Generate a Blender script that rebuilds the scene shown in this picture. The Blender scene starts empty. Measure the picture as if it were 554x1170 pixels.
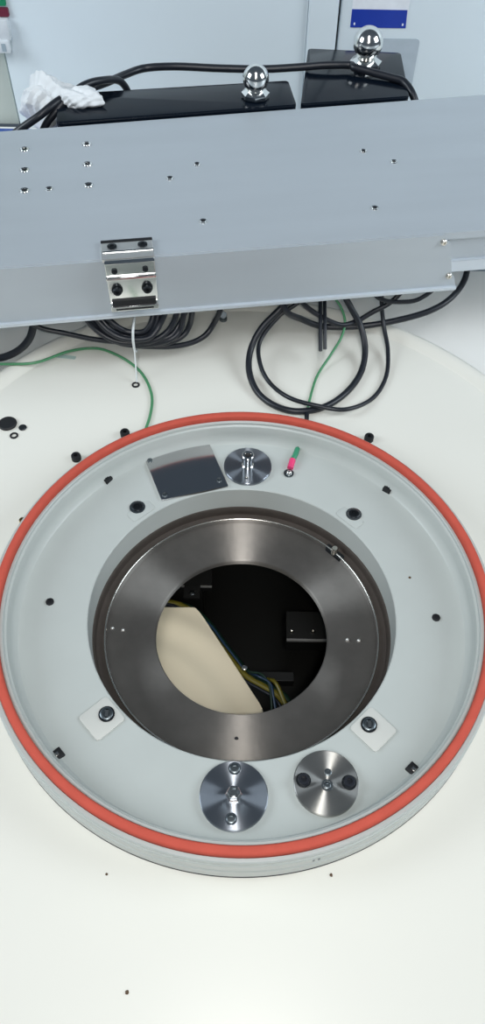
import bpy, bmesh, math, random
from mathutils import Vector, Matrix, noise
random.seed(4)
S = bpy.context.scene
COL = S.collection
PI = math.pi

# ---------------------------------------------------------------- camera, world, lights, exposure
cd = bpy.data.cameras.new('camera'); cam = bpy.data.objects.new('camera', cd); COL.objects.link(cam)
cR = Vector((0.9998309, 0.0146646, 0.0110971)); cU = Vector((-0.0183901, 0.7972826, 0.603326)); cW = Vector((0, 0.6034281, -0.7974174))
cam.matrix_world = Matrix(((cR.x, cU.x, -cW.x, -0.0011), (cR.y, cU.y, -cW.y, -0.3182), (cR.z, cU.z, -cW.z, 0.5258), (0, 0, 0, 1)))
cd.sensor_fit = 'VERTICAL'; cd.sensor_height = 24.0; cd.lens = 867.19 / 1170 * 24.0
cd.clip_start = .01; cd.clip_end = 50
S.camera = cam
S.view_settings.view_transform = 'Standard'; S.view_settings.look = 'None'
S.view_settings.gamma = 1; S.view_settings.use_curve_mapping = False
S.view_settings.exposure = 0.0
wd = bpy.data.worlds.new('world'); S.world = wd; wd.use_nodes = True
wd.node_tree.nodes['Background'].inputs[0].default_value = (.60, .78, 1.0, 1)
wd.node_tree.nodes['Background'].inputs[1].default_value = .10

def area(name, loc, target, sx, sy, power, col):
    l = bpy.data.lights.new(name, 'AREA'); l.shape = 'RECTANGLE'; l.size = sx; l.size_y = sy
    l.energy = power; l.color = col
    o = bpy.data.objects.new(name, l); COL.objects.link(o); o.location = loc
    o.rotation_euler = (Vector(target) - Vector(loc)).to_track_quat('-Z', 'Y').to_euler()
    return o
area('phone_flash', (.012, -.335, .545), (0, .12, -.03), .02, .02, 1.15, (1, .96, .88))
area('ceiling_panel_light', (0, -1.1, 1.75), (0, .2, 0), 0.30, 1.9, 21, (.97, .98, 1))
area('wall_fill_left', (-1.5, .1, .95), (.1, .868, .1), .8, .8, 17, (.84, .93, 1))  # unseen fill lamp, added to brighten the back wall
area('wall_fill_right', (1.5, .1, .95), (0, .868, .1), .8, .8, 17, (.84, .93, 1))  # matching fill from the right, also added for the wall

# ---------------------------------------------------------------- materials
def lin(c):
    return tuple(((v / 255) / 12.92 if v <= 10 else (((v / 255) + .055) / 1.055) ** 2.4) for v in c) + (1,)
def mat(name, rgb, rough=.5, metal=0, spec=.5, aniso=0, noise_amt=.05, nscale=60, bump=0, bscale=300, stretch=None, coat=0, alpha=1, trans=0, radial=False, ior=1.5):
    m = bpy.data.materials.new(name); m.use_nodes = True; nt = m.node_tree; b = nt.nodes['Principled BSDF']
    tc = nt.nodes.new('ShaderNodeTexCoord'); mp = nt.nodes.new('ShaderNodeMapping')
    nt.links.new(tc.outputs['Object'], mp.inputs[0])
    if stretch: mp.inputs['Scale'].default_value = stretch
    n = nt.nodes.new('ShaderNodeTexNoise'); n.inputs['Scale'].default_value = nscale; n.inputs['Detail'].default_value = 4
    nt.links.new(mp.outputs[0], n.inputs['Vector'])
    r = nt.nodes.new('ShaderNodeValToRGB')
    c = lin(rgb)
    r.color_ramp.elements[0].position = .3; r.color_ramp.elements[1].position = .7
    r.color_ramp.elements[0].color = tuple(v * (1 - noise_amt) for v in c[:3]) + (1,)
    r.color_ramp.elements[1].color = tuple(min(1, v * (1 + noise_amt)) for v in c[:3]) + (1,)
    nt.links.new(n.outputs[0], r.inputs[0]); nt.links.new(r.outputs[0], b.inputs['Base Color'])
    b.inputs['Roughness'].default_value = rough; b.inputs['Metallic'].default_value = metal
    b.inputs['Specular IOR Level'].default_value = spec; b.inputs['IOR'].default_value = ior
    b.inputs['Coat Weight'].default_value = coat; b.inputs['Coat Roughness'].default_value = .1
    b.inputs['Alpha'].default_value = alpha; b.inputs['Transmission Weight'].default_value = trans
    if radial:
        b.inputs['Anisotropic'].default_value = aniso; b.inputs['Anisotropic Rotation'].default_value = .25
        t = nt.nodes.new('ShaderNodeTangent'); t.direction_type = 'RADIAL'; t.axis = 'Z'
        nt.links.new(t.outputs[0], b.inputs['Tangent'])
    if bump:
        n2 = nt.nodes.new('ShaderNodeTexNoise'); n2.inputs['Scale'].default_value = bscale; n2.inputs['Detail'].default_value = 3
        nt.links.new(mp.outputs[0], n2.inputs['Vector'])
        bp = nt.nodes.new('ShaderNodeBump'); bp.inputs['Strength'].default_value = bump; bp.inputs['Distance'].default_value = .0005
        nt.links.new(n2.outputs[0], bp.inputs['Height']); nt.links.new(bp.outputs[0], b.inputs['Normal'])
    return m
M = dict(
    cream_paint=mat('cream_paint', (228, 227, 218), .35, noise_amt=.01, nscale=6, bump=.05, bscale=500),
    deck_paint=mat('deck_paint', (240, 240, 236), .4, noise_amt=.015, nscale=5),
    wall_paint=mat('wall_paint', (218, 229, 235), .4, noise_amt=.015, nscale=4),
    wall_green=mat('wall_green', (190, 198, 192), .45, noise_amt=.02, nscale=4),
    gap=mat('gap', (20, 24, 30), .7),
    seam=mat('seam', (150, 165, 175), .6),
    grey_enamel=mat('grey_enamel', (183, 189, 186), .32, noise_amt=.02, nscale=30, bump=.04, bscale=900),
    pad=mat('pad', (194, 196, 191), .5, noise_amt=.01),
    red_rubber=mat('red_rubber', (192, 84, 69), .75, spec=.25, noise_amt=.05, nscale=90, bump=.15, bscale=700),
    steel_dark=mat('steel_dark', (130, 126, 121), .44, .75, aniso=1.0, radial=True, noise_amt=.10, nscale=45, bump=.12, bscale=260),
    steel_wall=mat('steel_wall', (92, 85, 80), .45, .6, noise_amt=.08),
    steel_spun=mat('steel_spun', (160, 160, 157), .36, .86, aniso=1.0, radial=True, noise_amt=.04, nscale=80),
    steel_polish=mat('steel_polish', (146, 152, 160), .34, .93, aniso=1.0, radial=True, noise_amt=.02),
    mirror=mat('mirror', (205, 205, 206), .14, 1, noise_amt=.01),
    chrome=mat('chrome', (235, 235, 232), .14, 1, noise_amt=.02),
    satin=mat('satin_chrome', (225, 225, 222), .3, .8),
    bright_steel=mat('bright_steel', (215, 212, 205), .22, 1),
    screw_dark=mat('screw_dark', (52, 56, 60), .35, .8, noise_amt=.1, nscale=400),
    screw_grey=mat('screw_grey', (120, 128, 132), .35, 1, noise_amt=.1, nscale=400),
    alu=mat('anodised_aluminium', (180, 188, 194), .42, .2, noise_amt=.03, nscale=25, stretch=(.15, 1, 1), bump=.06, bscale=900),
    alu_lip_lit=mat('aluminium_lip_lit', (205, 213, 220), .35, .4, noise_amt=.02),  # lighter aluminium: top light on the lips put into their colour
    black_rubber=mat('black_rubber', (24, 28, 36), .38, noise_amt=.1, nscale=100),
    black_gloss=mat('black_gloss', (12, 20, 30), .16, noise_amt=.1, spec=.3),
    black_flat=mat('black_flat', (18, 20, 24), .6),
    interior=mat('interior', (20, 21, 19), .6, noise_amt=.2, nscale=20),
    interior_metal=mat('interior_metal', (15, 16, 15), .6, .1, noise_amt=.1),
    wire_green=mat('wire_green', (76, 140, 98), .35),
    wire_dkgreen=mat('wire_dark_green', (24, 48, 36), .35),
    wire_yellow=mat('wire_yellow', (104, 96, 30), .4),
    wire_blue=mat('wire_blue', (28, 50, 74), .35),
    sleeve_green=mat('sleeve_green', (56, 140, 106), .35),
    sleeve_pink=mat('sleeve_pink', (228, 66, 120), .4),
    tie=mat('nylon_tie', (228, 234, 234), .3, alpha=.85),
    tissue=mat('tissue', (226, 230, 232), .6, noise_amt=.03, nscale=60),
    blue_plastic=mat('blue_plastic', (36, 84, 176), .35),
    label_blue=mat('label_blue', (30, 58, 158), .4),
    label_white=mat('label_white', (226, 230, 236), .4),
    label_clear=mat('label_clear', (206, 218, 228), .15, alpha=.6),
    tag_green=mat('tag_green', (20, 130, 90), .4), tag_red=mat('tag_red', (104, 28, 52), .4),
    latch=mat('latch_white', (210, 216, 220), .3), brass=mat('brass', (190, 165, 110), .3, 1),
    teal_tape=mat('teal_tape', (190, 214, 208), .3, alpha=.8), brown=mat('brown', (90, 70, 50), .7),
)
# cream moulded panel with faint concentric ridges
def ridge_mat():
    m = mat('moulded_cream', (240, 228, 200), .45, noise_amt=.02, nscale=12); nt = m.node_tree; b = nt.nodes['Principled BSDF']
    tc = nt.nodes.new('ShaderNodeTexCoord'); mp = nt.nodes.new('ShaderNodeMapping'); mp.inputs['Location'].default_value = (.105, .07, 0)
    w = nt.nodes.new('ShaderNodeTexWave'); w.wave_type = 'RINGS'; w.rings_direction = 'Z'; w.inputs['Scale'].default_value = 9; w.inputs['Distortion'].default_value = .4
    bp = nt.nodes.new('ShaderNodeBump'); bp.inputs['Strength'].default_value = .6; bp.inputs['Distance'].default_value = .004
    nt.links.new(tc.outputs['Object'], mp.inputs[0]); nt.links.new(mp.outputs[0], w.inputs[0]); nt.links.new(w.outputs[1], bp.inputs['Height']); nt.links.new(bp.outputs[0], b.inputs['Normal'])
    return m
M['moulded'] = ridge_mat()

# ---------------------------------------------------------------- mesh helpers
def link(name, bm, m, parent=None, smooth=True, angle=40, loc=None):
    me = bpy.data.meshes.new(name)
    bmesh.ops.remove_doubles(bm, verts=bm.verts, dist=1e-6)
    bmesh.ops.recalc_face_normals(bm, faces=bm.faces)
    if smooth:
        for f in bm.faces: f.smooth = True
        for e in bm.edges:
            if len(e.link_faces) == 2 and e.calc_face_angle(0) > math.radians(angle): e.smooth = False
    bm.to_mesh(me); bm.free(); me.materials.append(m)
    o = bpy.data.objects.new(name, me); COL.objects.link(o)
    if parent: o.parent = parent
    if loc: o.location = loc
    return o
def thing(name, label, cat, loc=(0, 0, 0), rz=0, group=None):
    o = bpy.data.objects.new(name, None); COL.objects.link(o); o.empty_display_size = .01
    o.location = loc; o.rotation_euler = (0, 0, rz); return tag(o, label, cat, group)
def tag(o, label, cat, group=None, kind=None):
    o['label'] = label; o['category'] = cat
    if group: o['group'] = group
    if kind: o['kind'] = kind
    return o
def struct(o, label=None):
    o['kind'] = 'structure'
    if label: o['label'] = label
    return o
def part_label(o, l): o['label'] = l; return o

def lathe(prof, n=96, bm=None, closed=False, c=(0, 0, 0)):
    bm = bm or bmesh.new(); rings = []
    for r, z in prof:
        if r < 1e-7: rings.append([bm.verts.new((c[0], c[1], c[2] + z))])
        else: rings.append([bm.verts.new((c[0] + r * math.cos(2 * PI * k / n), c[1] + r * math.sin(2 * PI * k / n), c[2] + z)) for k in range(n)])
    pairs = list(zip(rings, rings[1:]))
    if closed: pairs.append((rings[-1], rings[0]))
    for a, b in pairs:
        for k in range(n):
            k2 = (k + 1) % n
            vs = ([a[0]] if len(a) == 1 else [a[k], a[k2]]) + ([b[0]] if len(b) == 1 else [b[k2], b[k]])
            if len(vs) > 2: bm.faces.new(vs)
    return bm
def box(x0, x1, y0, y1, z0, z1, bev=0, bm=None, seg=2):
    bm = bm or bmesh.new(); t = bmesh.new()
    bmesh.ops.create_cube(t, size=1)
    for v in t.verts: v.co = Vector(((x0 + x1) / 2 + v.co.x * (x1 - x0), (y0 + y1) / 2 + v.co.y * (y1 - y0), (z0 + z1) / 2 + v.co.z * (z1 - z0)))
    if bev: bmesh.ops.bevel(t, geom=list(t.edges), offset=bev, segments=seg, profile=.5, affect='EDGES')
    merge(bm, t); return bm
def merge(bm, t):
    me = bpy.data.meshes.new('tmp'); t.to_mesh(me); t.free(); bm.from_mesh(me); bpy.data.meshes.remove(me)
def prism(pts, z0, z1, bev=0, bm=None):
    bm = bm or bmesh.new(); t = bmesh.new()
    f = t.faces.new([t.verts.new((x, y, z0)) for x, y in pts])
    r = bmesh.ops.extrude_face_region(t, geom=[f])
    for v in r['geom']:
        if isinstance(v, bmesh.types.BMVert): v.co.z = z1
    bmesh.ops.recalc_face_normals(t, faces=t.faces)
    if bev: bmesh.ops.bevel(t, geom=[e for e in t.edges], offset=bev, segments=2, profile=.5, affect='EDGES')
    merge(bm, t); return bm
def round_poly(pts, r, seg=5):
    out = []; n = len(pts)
    for i in range(n):
        p = Vector(pts[i]); a = Vector(pts[i - 1]) - p; b = Vector(pts[(i + 1) % n]) - p
        d = min(r, a.length * .45, b.length * .45); s = p + a.normalized() * d; e = p + b.normalized() * d
        for k in range(seg + 1):
            t = k / seg; q = s * (1 - t) ** 2 + p * 2 * t * (1 - t) + e * t * t; out.append((q.x, q.y))
    return out
def catmull(P, sub=8):
    P = [Vector(p) for p in P]; Q = [P[0] * 2 - P[1]] + P + [P[-1] * 2 - P[-2]]; out = []
    for i in range(1, len(Q) - 2):
        a, b, c, d = Q[i - 1:i + 3]
        for k in range(sub):
            t = k / sub
            out.append(.5 * ((2 * b) + (c - a) * t + (2 * a - 5 * b + 4 * c - d) * t * t + (3 * b - a - 3 * c + d) * t ** 3))
    out.append(P[-1]); return out
def tube(P, r, n=12, sub=8, bm=None, flat=1):
    bm = bm or bmesh.new(); pts = catmull(P, sub) if sub > 1 else [Vector(p) for p in P]
    up = Vector((0, 0, 1)); prev = None; t0 = (pts[1] - pts[0]).normalized()
    nrm = t0.cross(up); nrm = nrm if nrm.length > .05 else t0.cross(Vector((1, 0, 0))); nrm.normalize()
    for i, p in enumerate(pts):
        t = (pts[min(i + 1, len(pts) - 1)] - pts[max(i - 1, 0)]).normalized()
        nrm = (nrm - t * nrm.dot(t)).normalized(); bn = t.cross(nrm)
        ring = [bm.verts.new(p + nrm * r * math.cos(2 * PI * k / n) + bn * r * flat * math.sin(2 * PI * k / n)) for k in range(n)]
        if prev:
            for k in range(n): bm.faces.new([prev[k], prev[(k + 1) % n], ring[(k + 1) % n], ring[k]])
        else: bm.faces.new(ring)
        prev = ring
    bm.faces.new(prev); return bm
def socket_head(r, h, bm=None, c=(0, 0, 0), hexr=.5, depth=.6, n=24):
    """cap screw head with a hexagonal recess"""
    bm = bm or bmesh.new(); hr = r * hexr; N = 24
    def hexrad(a): a = (a % (PI / 3)) - PI / 6; return hr * math.cos(PI / 6) / math.cos(a)
    rings = []
    for rr, z, hx in ((r, 0, 0), (r, h * .85, 0), (r * .9, h, 0), (0, h, 1), (0, h * (1 - depth), 1)):
        rings.append([bm.verts.new((c[0] + (hexrad(2 * PI * k / N) if hx else rr) * math.cos(2 * PI * k / N), c[1] + (hexrad(2 * PI * k / N) if hx else rr) * math.sin(2 * PI * k / N), c[2] + z)) for k in range(N)])
    for a, b in zip(rings, rings[1:]):
        for k in range(N): bm.faces.new([a[k], a[(k + 1) % N], b[(k + 1) % N], b[k]])
    bm.faces.new(rings[-1]); bm.faces.new(rings[0]); return bm
def slab_with_hole(outer, hr, z0, z1, n=128, hc=(0, 0)):
    """outer: closed polygon around hc, resampled by angle; a round hole of radius hr through it"""
    bm = bmesh.new(); O = []
    for k in range(n):
        a = 2 * PI * k / n; d = Vector((math.cos(a), math.sin(a))); best = None
        for i in range(len(outer)):
            p = Vector(outer[i]) - Vector(hc); q = Vector(outer[(i + 1) % len(outer)]) - Vector(hc); e = q - p
            den = d.x * e.y - d.y * e.x
            if abs(den) < 1e-12: continue
            t = (p.x * e.y - p.y * e.x) / den; s = (p.x * d.y - p.y * d.x) / den
            if t > 0 and -1e-6 <= s <= 1 + 1e-6: best = t if best is None else max(best, t)
        O.append((hc[0] + d.x * best, hc[1] + d.y * best))
    I = [(hc[0] + hr * math.cos(2 * PI * k / n), hc[1] + hr * math.sin(2 * PI * k / n)) for k in range(n)]
    R = [[bm.verts.new((x, y, z)) for x, y in L] for L, z in ((I, z0), (I, z1), (O, z1), (O, z0))]
    for a, b in ((0, 1), (1, 2), (2, 3), (3, 0)):
        for k in range(n): bm.faces.new([R[a][k], R[a][(k + 1) % n], R[b][(k + 1) % n], R[b][k]])
    return bm

# ================================================================ SETTING
# machine deck (lower table), with hole under the port
DZ = -.060
deck = struct(link('floor', slab_with_hole([(-.9, -.7), (.9, -.7), (.9, .87), (-.9, .87)], .17, DZ - .02, DZ, 160), M['deck_paint'], smooth=False))
j = link('trim_1', box(-.9, .9, .519, .5215, DZ - .001, DZ + .0006), M['seam'], smooth=False); struct(j)
# back panels of the machine
WY = .868; WT = .42
struct(link('wall_back', box(-.357, .077, WY, WY + .03, DZ, WT, .002), M['wall_paint'], angle=30))
struct(link('trim_2', box(.0772, .1185, WY - .006, WY + .03, DZ, WT, .003), M['wall_paint'], angle=30))
struct(link('trim_3', box(.1185, .1215, WY + .012, WY + .03, DZ, WT), M['gap'], smooth=False))
struct(link('wall_right', box(.1215, .9, WY - .002, WY + .03, DZ, WT, .003), M['wall_paint'], angle=30))
struct(link('wall_left', box(-.9, -.361, WY + .01, WY + .03, DZ, WT, .002), M['wall_green'], angle=30))
struct(link('trim_4', box(-.361, -.357, WY + .014, WY + .03, DZ, WT), M['seam'], smooth=False))
# dark cavity below the port
cv = bmesh.new()
for b in ((-.3, .3, -.3, .3, -.42, -.41), (-.31, -.3, -.31, .31, -.42, DZ - .02), (.3, .31, -.31, .31, -.42, DZ - .02), (-.3, .3, -.31, -.3, -.42, DZ - .02), (-.3, .3, .3, .31, -.42, DZ - .02)):
    box(*b, bm=cv)
struct(link('wall_cavity', cv, M['interior'], smooth=False))

# ================================================================ BASE TRAY (cream, D shaped, raised lip)
def dshape(R, yc=.092, yb=-.56):
    P = [(R * math.cos(a), yc + R * math.sin(a)) for a in [PI * k / 48 for k in range(49)]]
    return P + [(-R, yb), (R, yb)]
BZ = -.036
bm = slab_with_hole(dshape(.3085), .15, DZ, BZ, 192)
# rounded lip rising from the tray edge, swept round the D
prof = [(.3075, BZ), (.3095, BZ + .0008), (.3125, BZ + .003), (.317, BZ + .005), (.322, BZ + .0055), (.3265, BZ + .004), (.329, BZ), (.3298, BZ - .006), (.3298, DZ)]
rows = []
for R, z in prof: rows.append([bm.verts.new((x, y, z)) for x, y in dshape(R)[:49] + [(-R, -.56)]] )
for R, row in zip(prof, rows): row.insert(0, bm.verts.new((R[0], -.56, R[1])))
for a, b in zip(rows, rows[1:]):
    for k in range(len(a) - 1): bm.faces.new([a[k], a[k + 1], b[k + 1], b[k]])
tray = tag(link('base_tray', bm, M['cream_paint'], angle=50), 'large cream white base tray with a low curved lip under the round port', 'tray')

def flat_disc(name, p, r, h, m, label, cat, group=None, ri=0, n=32, z=BZ):
    prof = [(ri, 0), (r * .92, 0), (r, h * .2), (r, h * .7), (r * .9, h), (ri, h)] if ri == 0 else [(ri, 0), (r, 0), (r, h * .7), (r * .93, h), (ri * 1.05, h)]
    bm = lathe(prof, n, closed=ri > 0)
    return tag(link(name, bm, m, loc=(p[0], p[1], z)), label, cat, group)
flat_disc('rubber_grommet', (-.2401, .2125), .0092, .003, M['black_flat'], 'large black rubber grommet disc at the left edge of the cream tray', 'grommet')
flat_disc('plug', (-.2242, .2081), .004, .0015, M['screw_dark'], 'small black plug right beside the large black grommet', 'plug')
flat_disc('washer', (-.2308, .1971), .0042, .0012, M['black_flat'], 'small black washer ring lying just below the large black grommet', 'washer', ri=.0024)
flat_disc('washer', (-.1167, .273), .0042, .0012, M['black_flat'], 'small black washer ring on the cream tray below the hanging white cable tie', 'washer', ri=.0024)
for (x, y), l in (((-.164, .168), 'black screw head on the tray outside the red gasket at upper left'),
                  ((-.120, .2005), 'black screw head on the tray left of where the green wire meets the port'),
                  ((.124, .2005), 'black screw head on the tray outside the red gasket at upper right')):
    tag(link('screw', socket_head(.0047, .006), M['black_flat'], loc=(x, y, BZ)), l, 'screw')
tag(link('screw', socket_head(.003, .0045), M['brass'], loc=(-.2015, .0903, BZ)), 'small brass screw head touching the left outer side of the port', 'screw')
kb = thing('clear_knob', 'small clear grey knob on the tray just below the aluminium beam', 'knob', (-.0273, .383, BZ))
link('base', lathe([(0, 0), (.0045, 0), (.0045, .003), (.003, .004), (0, .004)], 24), M['screw_grey'], kb)
link('dome', lathe([(.003, .004), (.0042, .006), (.0038, .009), (.002, .011), (0, .0115)], 24), M['label_clear'], kb)
tp = link('tape_scrap', prism(round_poly([(-.209, .314), (-.187, .311), (-.186, .316), (-.207, .3195)], .001), BZ, BZ + .0004), M['teal_tape'], smooth=False)
tag(tp, 'pale teal scrap of tape on the tray under the left green wire', 'tape')
for i, (x, y, r, l) in enumerate([(-.0679, -.2723, .0012, 'tiny brown speck of dirt on the cream tray near the bottom of the frame'),
                                  (-.0889, -.2044, .0009, 'tiny speck of dirt on the tray below left of the port'),
                                  (.0638, -.2024, .0011, 'tiny speck of dirt on the tray below right of the port')]):
    b = bmesh.new(); bmesh.ops.create_icosphere(b, subdivisions=2, radius=r)
    for v in b.verts: v.co *= 1 + .4 * noise.noise(v.co * 900 + Vector((i, 0, 0))); v.co.z *= .45
    tag(link('dirt_speck', b, M['brown'], loc=(x, y, BZ + r * .35)), l, 'speck')

# ================================================================ ROUND PORT (housing, red gasket, steel well)
port = thing('round_port', 'round light grey metal port with a red gasket rim and dark steel well', 'port', (0, 0, BZ))
def pl(name, bm, m, parent=port, **k):     # meshes written in world heights, parented to the port base
    o = link(name, bm, m, parent, **k); return o
def zz(prof): return [(r, z - BZ) for r, z in prof]
link('housing', lathe(zz([(.2015, -.0350), (.2046, -.0344), (.2050, -.0336), (.2050, -.0215), (.2040, -.0205), (.2032, -.0205), (.2032, -.0190), (.2040, -.0190), (.2046, -.0180), (.2046, -.0085),
    (.2040, -.0075), (.2032, -.0075), (.2032, -.0065), (.2036, -.0060), (.2036, -.0032), (.2028, -.0022), (.2004, -.0022), (.2004, -.0040), (.1920, -.0040), (.1920, -.0030), (.1903, -.0030), (.1898, -.0036), (.1898, -.0065), (.1890, -.0072), (.1882, -.0075),
    (.1878, -.0085), (.1878, -.0160), (.1874, -.0200), (.1860, -.0240), (.1835, -.0268), (.1800, -.0280), (.1300, -.0280), (.1286, -.0284), (.1279, -.0292), (.1279, -.0550),
    (.1400, -.0550), (.1400, -.0360)]), 224, closed=True), M['grey_enamel'], port, angle=25)
part_label(link('gasket', lathe(zz([(.1930, -.004), (.1930, .0004), (.1936, .0018), (.1948, .0023), (.1980, .0023), (.1992, .0018), (.1998, .0004), (.2000, -.004)]), 224, closed=True), M['red_rubber'], port, angle=60), 'red rubber gasket ring')
part_label(link('base_shadow_ring', lathe(zz([(.1990, -.0360), (.2052, -.0360), (.2052, -.0352), (.2040, -.0346), (.1990, -.0346)]), 224, closed=True), M['black_flat'], port, angle=60), 'thin black ring for the shadow gap')  # black ring drawn in as the shadow gap under the housing
part_label(link('well_wall', lathe(zz([(.1287, -.0551), (.1270, -.0551), (.1264, -.0560), (.1258, -.0645), (.1190, -.0655), (.1190, -.0660), (.1287, -.0660)]), 224, closed=True), M['steel_wall'], port, angle=30), 'dark brown steel wall and ledge')
well = link('steel_well', lathe(zz([(.1286, -.0661), (.1190, -.0661), (.1190, -.0632), (.1186, -.0626), (.1180, -.0626), (.1174, -.0634), (.1168, -.0668), (.0772, -.0690), (.0760, -.0694), (.0752, -.0706),
    (.0752, -.0755), (.0770, -.0765), (.1286, -.0765)]), 224, closed=True), M['steel_dark'], port, angle=25)
part_label(well, 'dark turned steel well with a round central aperture')
part_label(link('highlight_bead', lathe(zz([(.1193, -.0650), (.1193, -.0622), (.1188, -.0616), (.1180, -.0617), (.1176, -.0624), (.1176, -.0650)]), 224, closed=True), M['bright_steel'], port, angle=70), 'thin bright ring as the step edge highlight')  # separate bright bead put in as the highlight along the step
# small features of the well
for x, y in ((-.1133, .0003), (-.1039, -.0012), (.0923, -.0066), (.1021, -.0072)):
    link('pin', lathe([(0, 0), (.0017, 0), (.0016, .0012), (.0010, .0020), (0, .0023)], 16), M['satin'], well, loc=(x, y, -.0682 - BZ))  # pale satin studs put in for the glints on the floor
link('plug', lathe([(0, 0), (.0017, 0), (.0017, .0005), (0, .0006)], 16), M['black_flat'], well, loc=(-.0026, -.0964, -.0684 - BZ))
link('plug', lathe([(0, 0), (.0012, 0), (.0012, .0005), (0, .0006)], 16), M['black_flat'], well, loc=(.001, .106, -.0680 - BZ))
# dowel in a dark clearance slot at upper right of the ledge
a0 = math.atan2(.085, .0885)
b = bmesh.new(); P = [(r * math.cos(a0 + t), r * math.sin(a0 + t)) for r, t in ((.1165, -.085), (.1225, -.085), (.1225, .085), (.1165, .085))]
link('slot', prism(round_poly(P, .002), -.0668 - BZ, -.06285 - BZ), M['screw_dark'], well, smooth=False)
d = link('dowel', lathe([(0, 0), (.0030, 0), (.0030, .0075), (.0024, .0085), (0, .0085)], 24), M['bright_steel'], well, loc=(.1185 * math.cos(a0), .1185 * math.sin(a0), -.0645 - BZ))
part_label(d, 'bright steel dowel')
for x, y in ((.073, -.089), (.080, -.0845)):
    link('pin', lathe([(0, 0), (.0008, 0), (.0006, .0008), (0, .001)], 12), M['bright_steel'], well, loc=(x, y, -.0682 - BZ))

FZ = -.028 - BZ
# four bolts on square pads
for i, (x, y, r1) in enumerate(((-.0975, .1037, 0), (.1006, .1002, 0), (.0971, -.0993, 1), (-.1012, -.0948, 1))):
    a = math.atan2(y, x); c = Vector((math.cos(a), math.sin(a))); t = Vector((-c.y, c.x))
    ro = math.hypot(x, y) + .0045
    pts = [tuple(c * (ro + u * .0125) + t * (v * .0125)) for u, v in ((-1.05, -1), (1.05, -1), (1.05, 1), (-1.05, 1))]
    if not r1: pts = [tuple(c * (ro - .010 + u * .006) + t * (v * .0125)) for u, v in ((-1, -1), (1, -1), (1, 1), (-1, 1))]
    pad = link('pad', prism(round_poly(pts, .003), FZ, FZ + (.0014 if r1 else .0006), .0003), M['pad'] if r1 else M['grey_enamel'], port, angle=25)
    if r1: part_label(pad, 'pale square pad')
    z = FZ + (.0014 if r1 else .0)
    if r1:
        bo = link('bolt', socket_head(.0050, .0022, hexr=.62), M['screw_grey'], pad, loc=(x, y, z)); part_label(bo, 'steel socket bolt')
        link('washer', lathe([(.0045, 0), (.0062, 0), (.0062, .0008), (.0045, .0008)], 32, closed=True), M['screw_dark'], bo)
        for q in (0,):
            link('recess', prism([(-.0012, -.0034), (.0012, -.0034), (.0012, .0034), (-.0012, .0034)], 0, .0004), M['bright_steel'], bo, smooth=False, loc=(.0003, 0, .0018))
    else:
        bo = link('bolt', socket_head(.0050, .0022, hexr=.62), M['screw_dark'], port, loc=(x, y, z)); part_label(bo, 'dark socket bolt')
        link('washer', lathe([(.0052, 0), (.0072, 0), (.0072, .0009), (.0052, .0012)], 32, closed=True), M['bright_steel'] if i == 1 else M['screw_grey'], bo)
# side screws
for x, y in ((-.1608, .0026), (.1611, -.0057)):
    bo = link('screw', socket_head(.0034, .0012, hexr=.55), M['black_flat'], port, loc=(x, y, FZ))
    part_label(bo, 'small black screw')
link('plug', lathe([(0, 0), (.0011, 0), (.0011, .0003), (0, .0004)], 12), M['brown'], port, loc=(.1439, .0333, FZ))
# four small black square clips at the foot of the rim
for i, (x, y) in enumerate(((-.1290, .1350), (.1345, .1292), (.1262, -.1322), (-.1332, -.1262))):
    a = math.atan2(y, x)
    bb = box(-.0040, .0040, -.0040, .0040, 0, (.0046 if i < 2 else .003), .0005)
    o = link('clip', bb, M['black_flat'], port, loc=(x, y, FZ)); o.rotation_euler.z = a + (.15 if i < 2 else 0)
    part_label(o, 'small black square clip')
    link('screw' if i < 2 else 'tab', box(-.0014, .0018, -.0016, .0012, 0, .0008, .0002) if i > 1 else socket_head(.002, .0008), M['bright_steel'] if i > 1 else M['screw_dark'], o, loc=(.0004, .0002, .0046 if i < 2 else .003))
# two tiny engraved digit strokes on the outer side
for dx in (-.0026, .0012):
    a = -PI / 2 + .26 + dx / .205
    o = link('engraved_mark', box(-.0007, .0007, -.0002, .0002, -.0018, .0018), M['screw_grey'], port, smooth=False, loc=(.2048 * math.cos(a), .2048 * math.sin(a), -.0130 - BZ)); o.rotation_euler.z = a + PI / 2

# ================================================================ ITEMS LYING IN THE PORT DISH
DFZ = -.028
# polished rectangular plate
pc = Vector((-.056, .1473))
pp = [Vector(q) - pc for q in ((-.0972, .1640), (-.0363, .1869), (-.0146, .1296), (-.0758, .1112))]
mp_ = thing('cover_plate', 'polished mirror steel rectangular plate reflecting red, left of the tubed disc', 'plate', (pc.x, pc.y, DFZ))
link('plate', prism(round_poly([tuple(q) for q in pp], .0015), 0, .0022, .0003), M['mirror'], mp_, angle=20)
for q in ((-.0908, .1591), (-.0734, .1175), (-.0235, .1363)):
    s = link('screw', socket_head(.0024, .0010, hexr=.5), M['screw_grey'], mp_, loc=(q[0] - pc.x, q[1] - pc.y, .0022))
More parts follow.
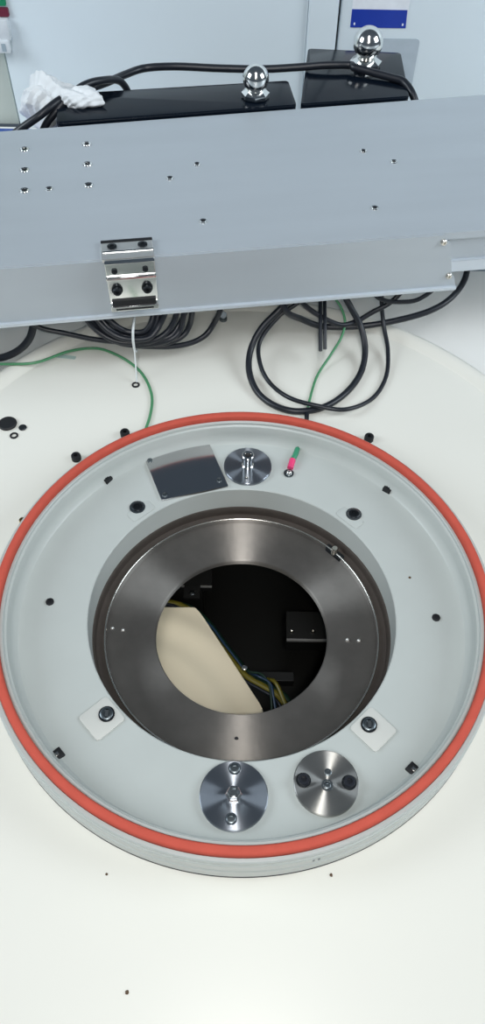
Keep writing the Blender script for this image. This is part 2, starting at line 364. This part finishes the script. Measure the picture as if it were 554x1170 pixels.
# disc with upright tube (top)
d1 = thing('spool_disc', 'polished steel disc with a short hollow upright tube, beside the mirror plate', 'disc', (.0031, .1545, DFZ))
link('plate', lathe([(0, 0), (.0224, 0), (.0228, .0004), (.0228, .0028), (.0222, .0034), (0, .0034)], 96), M['steel_polish'], d1, angle=30)
link('tube', lathe([(.0056, .0034), (.0056, .0040), (.0046, .0048), (.0046, .0150), (.0056, .0156), (.0056, .0176), (.0050, .0182), (.0034, .0182), (.0030, .0176), (.0030, .0060), (0, .006)], 48), M['chrome'], d1, angle=30)
link('bore', lathe([(0, 0), (.0030, 0), (.0030, .0004), (0, .0004)], 24), M['black_flat'], d1, loc=(0, 0, .0150))
link('pin', lathe([(0, 0), (.0013, 0), (.0013, .001), (0, .0013)], 16), M['bright_steel'], d1, loc=(-.001, -.0165, .0034))
# large disc bottom centre
d2 = thing('flange_disc', 'spun steel disc below the well with a centre post and two small screws in line', 'disc', (-.0036, -.1536, DFZ))
link('plate', lathe([(0, 0), (.0240, 0), (.0244, .0004), (.0244, .0032), (.0238, .0038), (0, .0038)], 96), M['steel_polish'], d2, angle=30)
link('post', lathe([(.0062, .0038), (.0062, .0050), (.0050, .0058), (.0045, .0080), (.0045, .0110), (0, .0110)], 6), M['chrome'], d2, smooth=False)
link('post_socket', socket_head(.0034, .0022, hexr=.6), M['screw_grey'], d2, loc=(0, 0, .0110))
for x, y, r in ((.0002, .0185, .0046), (-.0015, -.0165, .0042)):
    s = link('screw', socket_head(r * .78, .0016, hexr=.6), M['screw_grey'], d2, loc=(x, y, .0038))
    link('washer', lathe([(r * .8, 0), (r, 0), (r, .0012), (r * .8, .0012)], 32, closed=True), M['chrome'], s)
# right disc with two black cap screws
d3 = thing('flange_disc', 'brushed steel disc with two black cap screws and a bright diagonal glint', 'disc', (.0625, -.1435, DFZ))
link('plate', lathe([(0, 0), (.0230, 0), (.0234, .0004), (.0234, .0032), (.0228, .0038), (0, .0038)], 96), M['steel_spun'], d3, angle=30)
for x, y in ((-.0163, .0010), (.0163, .0000)):
    s = link('cap_screw', socket_head(.0042, .0034, hexr=.55), M['black_rubber'], d3, loc=(x, y, .0044)); part_label(s, 'black cap screw')
    link('washer', lathe([(.0030, -.0006), (.0054, -.0006), (.0054, 0), (.0030, 0)], 32, closed=True), M['screw_dark'], s)
for x, y in ((.0015, .0070), (.0005, -.0022)):
    link('screw', socket_head(.0026, .0010), M['screw_grey'], d3, loc=(x, y, .0038))
link('boss', lathe([(.0030, 0), (.0042, 0), (.0042, .0006), (.0030, .0006)], 32, closed=True), M['screw_grey'], d3, loc=(.0005, -.0022, .0038))
# crimped wire end: green sleeve, pink sleeve, ring terminal
tw = thing('ring_terminal_wire', 'short wire end with green and pink sleeves and a silver ring terminal', 'terminal', (.0422, .1475, DFZ))
O = Vector((.0422, .1475, 0))
def tl(*P): return [Vector(q) - O for q in P]
link('terminal', lathe([(.0022, 0), (.0048, 0), (.0048, .0010), (.0022, .0010)], 32, closed=True), M['screw_grey'], tw, loc=(0, 0, .0002))
link('screw', lathe([(0, 0), (.0027, 0), (.0027, .0016), (.0016, .0030), (0, .0034)], 20), M['chrome'], tw, loc=(.0003, -.0004, .0010))
link('pink_sleeve', tube(tl((.0436, .1528, .0020), (.0462, .1628, .0032)), .0030, 16, 1), M['sleeve_pink'], tw)
link('green_sleeve', tube(tl((.0464, .1632, .0032), (.0490, .1690, .0036), (.0512, .1765, .0036)), .0026, 16, 6), M['sleeve_green'], tw)
link('wire', tube(tl((.0508, .1755, .0036), (.0518, .1785, .0032)), .0011, 10, 1), M['wire_dkgreen'], tw)

# ================================================================ INSIDE THE PORT
cp = link('moulded_panel', prism(round_poly([(-.20, .062), (-.0468, .0650), (-.0400, .0570), (.0185, -.0360), (.0212, -.0420), (.0205, -.0500), (.0190, -.13), (-.20, -.13)], .002), -.152, -.14, .001), M['moulded'], angle=25)
tag(cp, 'cream moulded panel with an angled edge seen down through the steel aperture', 'panel')
# brackets inside
bk = thing('inner_bracket', 'dark metal bracket with two screws, seen at the right inside the aperture', 'bracket', (.09, .07, -.41))
link('plate', box(-.043, .15, -.018, .015, .205, .230, .0005), M['interior_metal'], bk, angle=20)
link('edge_strip', box(-.043, .15, -.0205, -.0180, .2288, .2312), M['satin'], bk, smooth=False)
for x in (-.0375, -.0155): link('screw', socket_head(.0022, .0018), M['bright_steel'], bk, loc=(x, -.0095, .230))
link('support', box(.02, .14, -.012, .012, 0, .205), M['interior'], bk, smooth=False)
b2_ = thing('inner_rail', 'thin dark metal rail at the upper left inside the aperture', 'rail', (-.048, .104, -.41))
link('plate', box(-.10, .016, -.002, .02, .240, .250, .0004), M['interior_metal'], b2_, angle=20)
link('edge_strip', box(-.016, .016, -.0036, -.0018, .2490, .2506), M['satin'], b2_, smooth=False)
link('screw', lathe([(0, 0), (.003, 0), (.003, .001), (.0016, .0016), (0, .0016)], 20), M['screw_grey'], b2_, loc=(-.004, -.0115, .2510))
link('support', box(-.09, .005, -.002, .018, 0, .24), M['interior'], b2_, smooth=False)
link('shelf', box(-.013, .004, -.018, -.001, .247, .251), M['interior_metal'], b2_, smooth=False)
b3_ = link('inner_crossbar', box(.018, .052, -.004, .006, -.172, -.160, .0008), M['interior_metal'], angle=20)
tag(b3_, 'short dark crossbar beside the wiring inside the aperture', 'bar')
core = [(-.0911, .0760), (-.0633, .0711), (-.0425, .0545), (-.0195, .0229), (.0030, -.0043), (.0220, -.0165), (.0357, -.0258), (.0500, -.0490), (.0600, -.0760)]
for dx, dy, dz, r, m, l in ((.001, .001, -.150, .0034, 'wire_yellow', 'thick dull yellow cable along the edge of the cream panel in the aperture'),
                            (.007, .004, -.158, .0036, 'wire_dkgreen', 'dark green cable beside the yellow one in the aperture'),
                            (-.003, -.003, -.146, .0018, 'black_rubber', 'thin black cable closest to the cream panel edge in the aperture')):
    tag(link('cable', tube([(x + dx, y + dy, dz) for x, y in core], r, 10), M[m]), l, 'cable')
for pts, r, m, l in (([(.008, .000, -.150), (.018, -.008, -.143), (.028, -.015, -.142), (.031, -.028, -.142), (.036, -.06, -.148)], .0012, 'wire_blue', 'thin blue wire bent over the bundle inside the aperture'),
                     ([(-.002, .012, -.152), (.008, -.002, -.144), (.020, -.006, -.142), (.028, -.020, -.144), (.030, -.055, -.150)], .0011, 'wire_dkgreen', 'thin green wire looping over the bundle inside the aperture'),
                     ([(.026, -.006, -.152), (.033, -.014, -.142), (.040, -.030, -.142), (.052, -.060, -.148)], .0019, 'wire_yellow', 'short yellow green wire at the lower right of the aperture'),
                     ([(-.05, .060, -.150), (-.032, .048, -.144), (-.016, .026, -.144), (.004, .000, -.146)], .0011, 'wire_blue', 'thin blue wire along the cream panel edge inside the aperture')):
    tag(link('wire', tube(pts, r, 8), M[m]), l, 'wire')
tag(link('wire_splice', lathe([(0, 0), (.0028, .0005), (.0028, .003), (0, .004)], 16), M['bright_steel'], loc=(.0035, -.0005, -.1415)), 'small bright metal splice on the wiring at the panel edge', 'splice')

# ================================================================ ALUMINIUM BEAM
YAW = math.radians(9.2)
ex = Vector((math.cos(YAW), math.sin(YAW), 0)); ey = Vector((-math.sin(YAW), math.cos(YAW), 0))
def W(s, d, z=0): return ex * s + ey * d + Vector((0, 0, z))
beam = thing('aluminium_beam', 'wide grey aluminium beam with screw holes crossing above the tray', 'beam', (0, 0, DZ), YAW)
def Z(z): return z - DZ
top = link('top_plate', prism([(-.62, .3205), (.62, .3205), (.62, .607), (-.62, .565)], Z(.089), Z(.097), .0006), M['alu'], beam, angle=20)
bb = box(-.60, .60, .333, .56, Z(.050), Z(.089), .001)
link('body', bb, M['alu'], beam, angle=20)
# channel face right of the cover, with its own lip in the lighter lit tone
link('side_channel', box(.18, .62, .327, .333, Z(.0600), Z(.089), .0004), M['alu'], beam, angle=20)
link('side_lip', box(.18, .62, .3235, .333, Z(.0475), Z(.0615), .0012), M['alu_lip_lit'], beam, angle=20)
# long front cover with slanted end
cvb = bmesh.new()
def cover_pts(): return [(-.62, .0345), (.2728, .0345), (.2700, .0440), (.2655, .0500), (.2600, .0700), (.2560, .0860), (.2500, .0905), (.2480, .0958), (-.62, .0958)]
fr = [cvb.verts.new((s, .3185, Z(z))) for s, z in cover_pts()]; f0 = cvb.faces.new(fr)
ext = bmesh.ops.extrude_face_region(cvb, geom=[f0])
for v in ext['geom']:
    if isinstance(v, bmesh.types.BMVert): v.co.y = .3265
bmesh.ops.recalc_face_normals(cvb, faces=cvb.faces)
cover = link('front_cover', cvb, M['alu'], beam, smooth=False)
link('cover_lip', box(-.62, .2735, .3148, .3265, Z(.0312), Z(.0352), .0011), M['alu_lip_lit'], cover, angle=20)
for s, z in ((.2478, .0885), (.2625, .0480)):
    t = lathe([(0, 0), (.0034, 0), (.0034, .0022), (.0026, .0030), (.0012, .0030), (.0010, .0014), (0, .0014)], 20)
    bmesh.ops.rotate(t, verts=t.verts, matrix=Matrix.Rotation(PI / 2, 3, 'X'))
    link('screw', t, M['bright_steel'], cover, loc=(s, .3186, Z(z)))
# countersunk holes with screws in the top plate
for s, d in ((-.1652, .5348), (-.1641, .4910), (-.1631, .4502), (-.0972, .5378), (-.0973, .4945), (-.0974, .4521), (-.1380, .4504), (-.0119, .4551), (.0197, .4798), (.0139, .3709), (.2057, .4845), (.2336, .4584), (.1899, .3721)):
    big = s < -.09 and abs(s + .138) > .01
    r = .0046 if big else .0036
    o = link('screw', lathe([(0, .0001), (r * .55, .0001), (r * .62, .0008), (r, .0011), (r * 1.12, .0003), (r * 1.12, 0)], 20), M['chrome'], top, loc=(s, d, Z(.097)))
    link('recess', lathe([(0, 0), (r * .6, 0), (r * .6, .0006), (0, .0007)], 6), M['black_flat'], o, loc=(0, 0, .0002))
# posts carrying the beam, outside the view
for s in (-.5, .53): link('leg', box(s - .03, s + .03, .42, .48, 0, Z(.050), .002), M['alu'], beam, angle=20)

# polished angle bracket over the fold
cl = thing('angle_clamp', 'polished chrome angle bracket bolted over the front edge of the beam', 'bracket', tuple(W(-.0625, .3185, .0)), YAW)
link('top_leg', box(-.0255, .0238, -.004, .0225, .0970, .1005, .0006), M['satin'], cl, angle=20)
part_label(link('rubber_edge', box(-.0255, .0238, .0225, .0262, .0970, .1012, .0005), M['black_flat'], cl, angle=20), 'dark rubber strip')
fl = link('front_leg', box(-.0235, .0235, -.0055, 0, -.0480, .0010, .0008), M['chrome'], cl, angle=20, loc=(0, -.0055, .0995)); fl.rotation_euler.x = math.radians(6)
link('ridge', box(-.0240, .0240, -.0118, -.0085, .0815, .0850, .0008), M['chrome'], cl, angle=20)
link('ridge', box(-.0245, .0240, .0060, .0080, .1000, .1016, .0005), M['chrome'], cl, angle=20)
link('foot', box(-.0235, .0235, -.0100, -.0050, .0445, .0500, .0008), M['chrome'], cl, angle=20)
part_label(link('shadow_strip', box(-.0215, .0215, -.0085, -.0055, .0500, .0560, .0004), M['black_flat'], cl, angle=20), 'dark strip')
link('slot', box(-.0185, .0185, -.0104, -.0098, .0462, .0478), M['black_flat'], cl, smooth=False)
for x in (-.0150, .0140):
    t = link('screw', socket_head(.0046, .0016, hexr=.5), M['screw_dark'], cl, loc=(x, .0150, .1005))
    t = socket_head(.0043, .0048, hexr=.5); bmesh.ops.rotate(t, verts=t.verts, matrix=Matrix.Rotation(PI / 2, 3, 'X'))
    o = link('cap_screw', t, M['screw_dark'], cl, loc=(x, -.0080, .0690)); part_label(o, 'black cap screw')
    t = lathe([(.0030, 0), (.0054, 0), (.0054, .0012), (.0030, .0012)], 24, closed=True); bmesh.ops.rotate(t, verts=t.verts, matrix=Matrix.Rotation(PI / 2, 3, 'X'))
    link('washer', t, M['screw_dark'], o)
    t = socket_head(.0028, .0014, hexr=.5); bmesh.ops.rotate(t, verts=t.verts, matrix=Matrix.Rotation(PI / 2, 3, 'X'))
    link('screw', t, M['screw_dark'], cl, loc=(x, -.0103, .0915))

# ================================================================ CABLES
def cable(name, P, r, m, label, cat='cable', group=None, lead=None):
    if lead: P = P + [lead]
    return tag(link(name, tube(P, r, 12, 10), M[m]), label, cat, group)
G = 'black cables hanging under the beam'
cable('cable', [(.256, .456, .030), (.2534, .4454, .012), (.2448, .4121, .003), (.2263, .3867, -.004), (.2007, .3711, -.010), (.1619, .361, -.016), (.1241, .3579, -.0215), (.0858, .3603, -.0245), (.0604, .3566, -.012), (.0393, .3443, .012), (.030, .3700, .040), (.03, .40, .052)], .0034, 'black_rubber', 'thick black cable sweeping from the right end of the beam to the left', group=G)
cable('cable', [(.055, .385, .052), (.0571, .3563, .030), (.0352, .3453, .010), (.015, .33, -.005), (.0042, .312, -.02), (.0036, .2865, -.028), (.0131, .2609, -.0325), (.0312, .2421, -.0325), (.0536, .2351, -.0325), (.0809, .2421, -.0325), (.1049, .2633, -.0325),
     (.123, .2946, -.0325), (.129, .3226, -.025), (.1239, .3436, -.01), (.1105, .3519, .01), (.0972, .366, .03), (.095, .39, .052)], .0034, 'black_rubber', 'thick black cable hanging in the larger round loop reaching the red gasket', group=G)
cable('cable', [(.066, .39, .052), (.063, .3598, .02), (.0339, .3473, -.002), (.0145, .3255, -.018), (.0147, .2985, -.025), (.0251, .2747, -.0305), (.0446, .2483, -.026), (.0729, .2367, -.0255), (.1022, .2337, -.027), (.1319, .2562, -.0332), (.1498, .2898, -.0332),
     (.1547, .3268, -.028), (.1506, .355, -.015), (.1459, .368, .01), (.1476, .385, .030), (.148, .40, .052)], .0023, 'black_rubber', 'thin black cable in a wide loop crossing the thick loop at the right', group=G)
cable('cable', [(.180, .40, .052), (.1754, .378, .028), (.158, .3658, .008), (.137, .3583, -.002), (.1178, .3488, -.008), (.0978, .3419, -.006), (.0652, .3477, .010), (.0479, .356, .030), (.045, .39, .052)], .0027, 'black_rubber', 'black cable cutting diagonally across the tops of the right hand loops', group=G)
cable('cable', [(.130, .39, .052), (.1335, .365, .024), (.146, .3603, .013), (.168, .3611, .010), (.1871, .365, .012), (.206, .377, .024), (.215, .40, .052)], .0024, 'black_rubber', 'short black cable tucked against the underside of the beam near its right end', group=G)
cable('cable', [(.079, .40, .052), (.0788, .367, .015), (.0786, .3344, .0), (.0788, .3083, -.015)], .0020, 'black_rubber', 'left one of two straight cut black cable ends pointing down')
cable('cable', [(.0836, .40, .052), (.0835, .3671, .015), (.0834, .3316, .0), (.0838, .3112, -.015)], .0020, 'black_rubber', 'right one of two straight cut black cable ends pointing down')
cable('cable', [(-.205, .35, .052), (-.2189, .3223, .02), (-.2244, .3153, .005), (-.2308, .3097, -.008), (-.2446, .3051, -.020), (-.2648, .3026, -.028), (-.2943, .3027, -.0318), (-.34, .31, -.040), (-.40, .33, -.056), (-.55, .35, -.056), (-.75, .42, -.056)], .0040, 'black_rubber', 'thick black cable bending down to the left edge of the picture')
cable('cable', [(-.225, .34, .052), (-.2285, .3149, .02), (-.2165, .3104, .008), (-.1906, .3111, .0), (-.1587, .3081, -.005), (-.1216, .3062, -.006), (-.0843, .307, .0), (-.0707, .3178, .01), (-.0608, .3281, .03), (-.058, .35, .052)], .0027, 'black_rubber', 'black cable running from the left thick cable into the tied coil')
coil = [
 [(-.1666, .311, .03), (-.1578, .3058, .012), (-.1388, .3014, 0), (-.1164, .3026, -.004), (-.0951, .304, 0), (-.0794, .3119, .01), (-.0716, .3208, .03)],
 [(-.1636, .3153, .03), (-.153, .3066, .008), (-.132, .3021, -.004), (-.105, .3048, -.008), (-.0808, .3067, -.002), (-.0698, .3142, .006), (-.0644, .321, .03)],
 [(-.1586, .3183, .03), (-.1475, .3068, .008), (-.1227, .3028, -.002), (-.0917, .3089, -.01), (-.0696, .316, -.006), (-.0602, .323, .006), (-.0565, .3241, .03)],
 [(-.1642, .3253, .010), (-.1323, .3129, -.012), (-.0951, .3116, -.016), (-.0675, .3176, -.018), (-.0471, .3274, -.015), (-.0359, .3361, -.004), (-.0272, .3379, .02)],
 [(-.155, .3184, .03), (-.1429, .3052, .014), (-.1296, .3052, .004), (-.115, .3038, .002), (-.1041, .3059, .004), (-.0953, .3093, .014), (-.0905, .3203, .03)],
 [(-.1598, .3157, .032), (-.1479, .304, .016), (-.1324, .2999, .006), (-.1152, .2986, .004), (-.0998, .3008, .006), (-.0898, .3098, .016), (-.0829, .3179, .032)],
 [(-.1514, .3185, .03), (-.1371, .306, .018), (-.1262, .305, .010), (-.1155, .3049, .008), (-.1053, .3056, .010), (-.0987, .3099, .018), (-.0958, .3201, .03)]]
cg = thing('coiled_cable', 'tied bundle of black cable coils hanging below the chrome bracket', 'cable', (-.1167, .306, .05))
Oc = Vector((-.1167, .306, .05))
for i, P in enumerate(coil):
    P = [Vector(q) for q in P]
    P = [P[0] + Vector((.006, .030, .021))] + P + [P[-1] + Vector((0, .028, .021))]
    link('cable_loop', tube([q - Oc for q in P], .0030 if i != 3 else .0030, 12, 8), M['black_rubber'], cg)
tie = thing('cable_tie', 'thin white nylon cable tie with its tail hanging from the black coil', 'cable tie', (-.117, .304, .03))
Ot = Vector((-.117, .304, .03))
link('band', tube([Vector(q) - Ot for q in ((-.1165, .318, .020), (-.1168, .302, .017), (-.1172, .2955, .010), (-.1175, .2950, 0), (-.1175, .2975, -.010), (-.1170, .305, -.0165), (-.1165, .314, -.0165))], .0014, 8, 6), M['tie'], tie)
link('tail', tube([Vector(q) - Ot for q in ((-.1175, .2955, -.006), (-.1172, .292, -.014), (-.1162, .2830, -.024), (-.1158, .2760, -.0345))], .0008, 8, 6), M['tie'], tie)
cable('wire', [(-.75, .37, -.0585), (-.55, .315, -.0585), (-.40, .30, -.0585), (-.34, .293, -.040), (-.2908, .2916, -.029), (-.2630, .2936, -.0287), (-.226, .2967, -.0285), (-.1968, .3165, -.0305), (-.1751, .3281, -.0345), (-.1556, .3258, -.0345), (-.1297, .3094, -.0345), (-.1106, .2878, -.0345), (-.0987, .2588, -.0345), (-.0971, .2308, -.0345), (-.1010, .2025, -.0345), ][:15], .0015, 'wire_green', 'green wire curving across the left of the tray to the port', 'wire')
gw = thing('earth_wire', 'green wire hanging inside the black loops with a black end plug', 'wire', (.0627, .2298, BZ))
Og = Vector((.0627, .2298, BZ))
link('wire', tube([Vector(q) - Og for q in ((.090, .39, .052), (.0914, .3652, .02), (.1019, .3552, .005), (.1068, .348, -.008), (.1033, .3352, -.018), (.0919, .3179, -.028), (.076, .290, -.0345), (.0665, .2527, -.0345), (.064, .2390, -.0345))], .0014, 10, 8), M['wire_green'], gw)
part_label(link('plug', tube([Vector(q) - Og for q in ((.0645, .2400, -.0335), (.0630, .2320, -.0335), (.0625, .2250, -.0335))], .0023, 12, 1), M['black_rubber'], gw), 'black end plug')

# ================================================================ THINGS BEHIND THE BEAM
def blackbox(name, pts, z0, z1, label, r=.006):
    o = thing(name, label, 'box', (sum(p[0] for p in pts) / len(pts), sum(p[1] for p in pts) / len(pts), z0)); c = o.location
    P = round_poly([(p[0] - c.x, p[1] - c.y) for p in pts], r, 6)
    link('body', prism(P, 0, z1 - z0 - .006, .001), M['black_flat'], o, angle=25)
    link('lid', prism(P, z1 - z0 - .006, z1 - z0, .0010), M['black_gloss'], o, angle=25)
    return o
bx = [W(-.130, .5855), W(.1515, .595), W(.1530, .659), W(-.130, .657)]
blackbox('black_box', [(v.x, v.y) for v in bx], DZ, .1, 'long glossy black box behind the beam, left of the other black box')
blackbox('black_box', [(.0738, .7688), (.1946, .7607), (.1912, .6385), (.0590, .6135)], DZ, .1, 'squarish glossy black box behind the beam in front of the blue label')
def ball_knob(p, rb, label, stem):
    o = thing('ball_knob', label, 'knob', p)
    link('collar', lathe([(0, 0), (rb * .95, 0), (rb * 1.1, .002), (rb * 1.1, .006), (rb * .7, .010), (0, .010)], 8), M['chrome'], o, smooth=False)
    link('neck', lathe([(rb * .5, .009), (rb * .5, stem - rb * .75), (rb * .75, stem - rb * .6), (0, stem - rb * .5)], 32), M['bright_steel'], o)
    b = bmesh.new(); bmesh.ops.create_uvsphere(b, u_segments=40, v_segments=24, radius=rb)
    link('ball', b, M['chrome'], o, loc=(0, 0, stem))
    return o
ball_knob((.0052, .628, .1), .0155, 'chrome ball knob standing on the long black box', .0215)
ball_knob((.1445, .719, .1), .0185, 'chrome ball knob standing on the squarish black box', .0270)
# black cable strung across the back
cable('cable', [(-.300, .578, .055), (-.2801, .577, .0755), (-.2462, .582, .0958), (-.225, .600, .1050), (-.2046, .620, .1062), (-.1775, .650, .1035), (-.1576, .680, .1005), (-.1345, .7, .1003), (-.0958, .7, .1031), (-.041, .7, .1019), (.014, .7, .1019), (.060, .7, .1050), (.085, .7, .1075), (.1064, .7, .1085), (.1236, .700, .1085), (.128, .6935, .1085), (.150, .685, .1065), (.172, .676, .1050), (.188, .668, .1030), (.200, .650, .092), (.212, .640, .06), (.222, .648, .0)], .0045, 'black_rubber', 'black cable running along the top behind the beam over both black boxes')
cable('cable', [(-.258, .586, .050), (-.2451, .5865, .0790), (-.2308, .5915, .0944), (-.2164, .602, .1050), (-.1983, .620, .1130), (-.178, .640, .1110), (-.160, .664, .0990), (-.152, .676, .07), (-.15, .68, .02)], .0044, 'black_rubber', 'second black cable draped over the white tissue at the left')
# white crumpled tissue
def crumple(name, c, sx, sy, sz, seed, label, zmin):
    b = bmesh.new(); bmesh.ops.create_icosphere(b, subdivisions=5, radius=1)
    rnd = random.Random(seed); F = []
    for a_, f0 in ((.26, 1.2), (.22, 1.8), (.17, 2.6), (.13, 3.5), (.09, 5.0), (.07, 6.5)):
        F.append((Vector((rnd.uniform(-1, 1), rnd.uniform(-1, 1), rnd.uniform(-.8, .8))).normalized(), f0, rnd.uniform(0, 2), a_))
    for v in b.verts:
        n = v.co.normalized(); q = n * 1.6 + Vector((seed, seed * 2, 0))
        k = .86
        for d, f, ph, am in F:
            t = (n.dot(d) * f + ph) % 2; k += am * (abs(t - 1) - .5)
        v.co = Vector((n.x * sx * k, n.y * sy * k, max(n.z * sz * k, zmin)))
    return tag(link(name, b, M['tissue'], loc=c, angle=22), label, 'tissue')
crumple('tissue', (-.248, .640, .085), .040, .030, .030, 3.1, 'larger crumpled white tissue at the left behind the beam, under two cables', -.034)
crumple('tissue', (-.201, .6055, .1050), .030, .017, .014, 8.3, 'smaller crumpled white tissue lying on the left end of the long black box', -.0055)
bt_ = thing('blue_tray', 'blue plastic box at the far left edge behind the beam, beside the tissue', 'box', (-.300, .632, DZ))
link('body', box(-.06, .050, -.060, .020, 0, .1035, .003), M['blue_plastic'], bt_, angle=25)
link('rim', box(-.062, .051, -.062, .022, .099, .105, .0015), M['blue_plastic'], bt_, angle=25)

# labels and latch on the back wall
def plate_on_wall(name, x0, x1, z0, z1, m, label, y=WY - .002, t=.0008, r=.002):
    P = round_poly([(x0, z0), (x1, z0), (x1, z1), (x0, z1)], r)
    b = prism([(x, z) for x, z in P], 0, t); bmesh.ops.rotate(b, verts=b.verts, matrix=Matrix.Rotation(PI / 2, 3, 'X'))
    return tag(link(name, b, M[m], smooth=False, loc=(0, y, 0)), label, 'label')
lb = plate_on_wall('wall_label', .1368, .2145, .0900, .160, 'label_white', 'white label with a blue band on the right hand wall panel')
bl = prism([(.1368, .0900), (.2145, .0900), (.2130, .1125), (.1368, .1125)], 0, .0003); bmesh.ops.rotate(bl, verts=bl.verts, matrix=Matrix.Rotation(PI / 2, 3, 'X'))
part_label(link('blue_band', bl, M['label_blue'], lb, smooth=False, loc=(0, -.0008, 0)), 'blue band')
for x in (.1412, .2085):
    link('printed_mark', (lambda q: (bmesh.ops.rotate(q, verts=q.verts, matrix=Matrix.Rotation(PI / 2, 3, 'X')), q)[1])(prism([(x, .093), (x + .002, .093), (x + .002, .096), (x, .096)], 0, .0002)), M['label_white'], lb, smooth=False, loc=(0, -.0011, 0))
plate_on_wall('pocket_label', .160, .2375, -.004, .0766, 'label_clear', 'clear plastic pocket on the wall behind the squarish black box', r=.006)
tg = plate_on_wall('wall_tag', -.42, -.3395, .1090, .16, 'tag_green', 'green tag at the top left corner of the wall', y=WY + .01, t=.014)
plate_on_wall('wall_tag', -.42, -.3382, .0955, .1062, 'tag_red', 'dark red tag under the green one at the top left', y=WY + .01, t=.014)
lt = thing('door_latch', 'white plastic latch on the wall at the top left, under the red tag', 'latch', (-.36, WY, .0535))
link('body', box(-.05, .0190, -.012, .010, .014, .0410, .002), M['latch'], lt, angle=25)
link('tongue', box(-.02, .0170, -.018, -.008, 0, .0165, .002), M['latch'], lt, angle=25)
link('gap', box(.0060, .0120, -.0186, -.0178, .003, .013), M['seam'], lt, smooth=False)
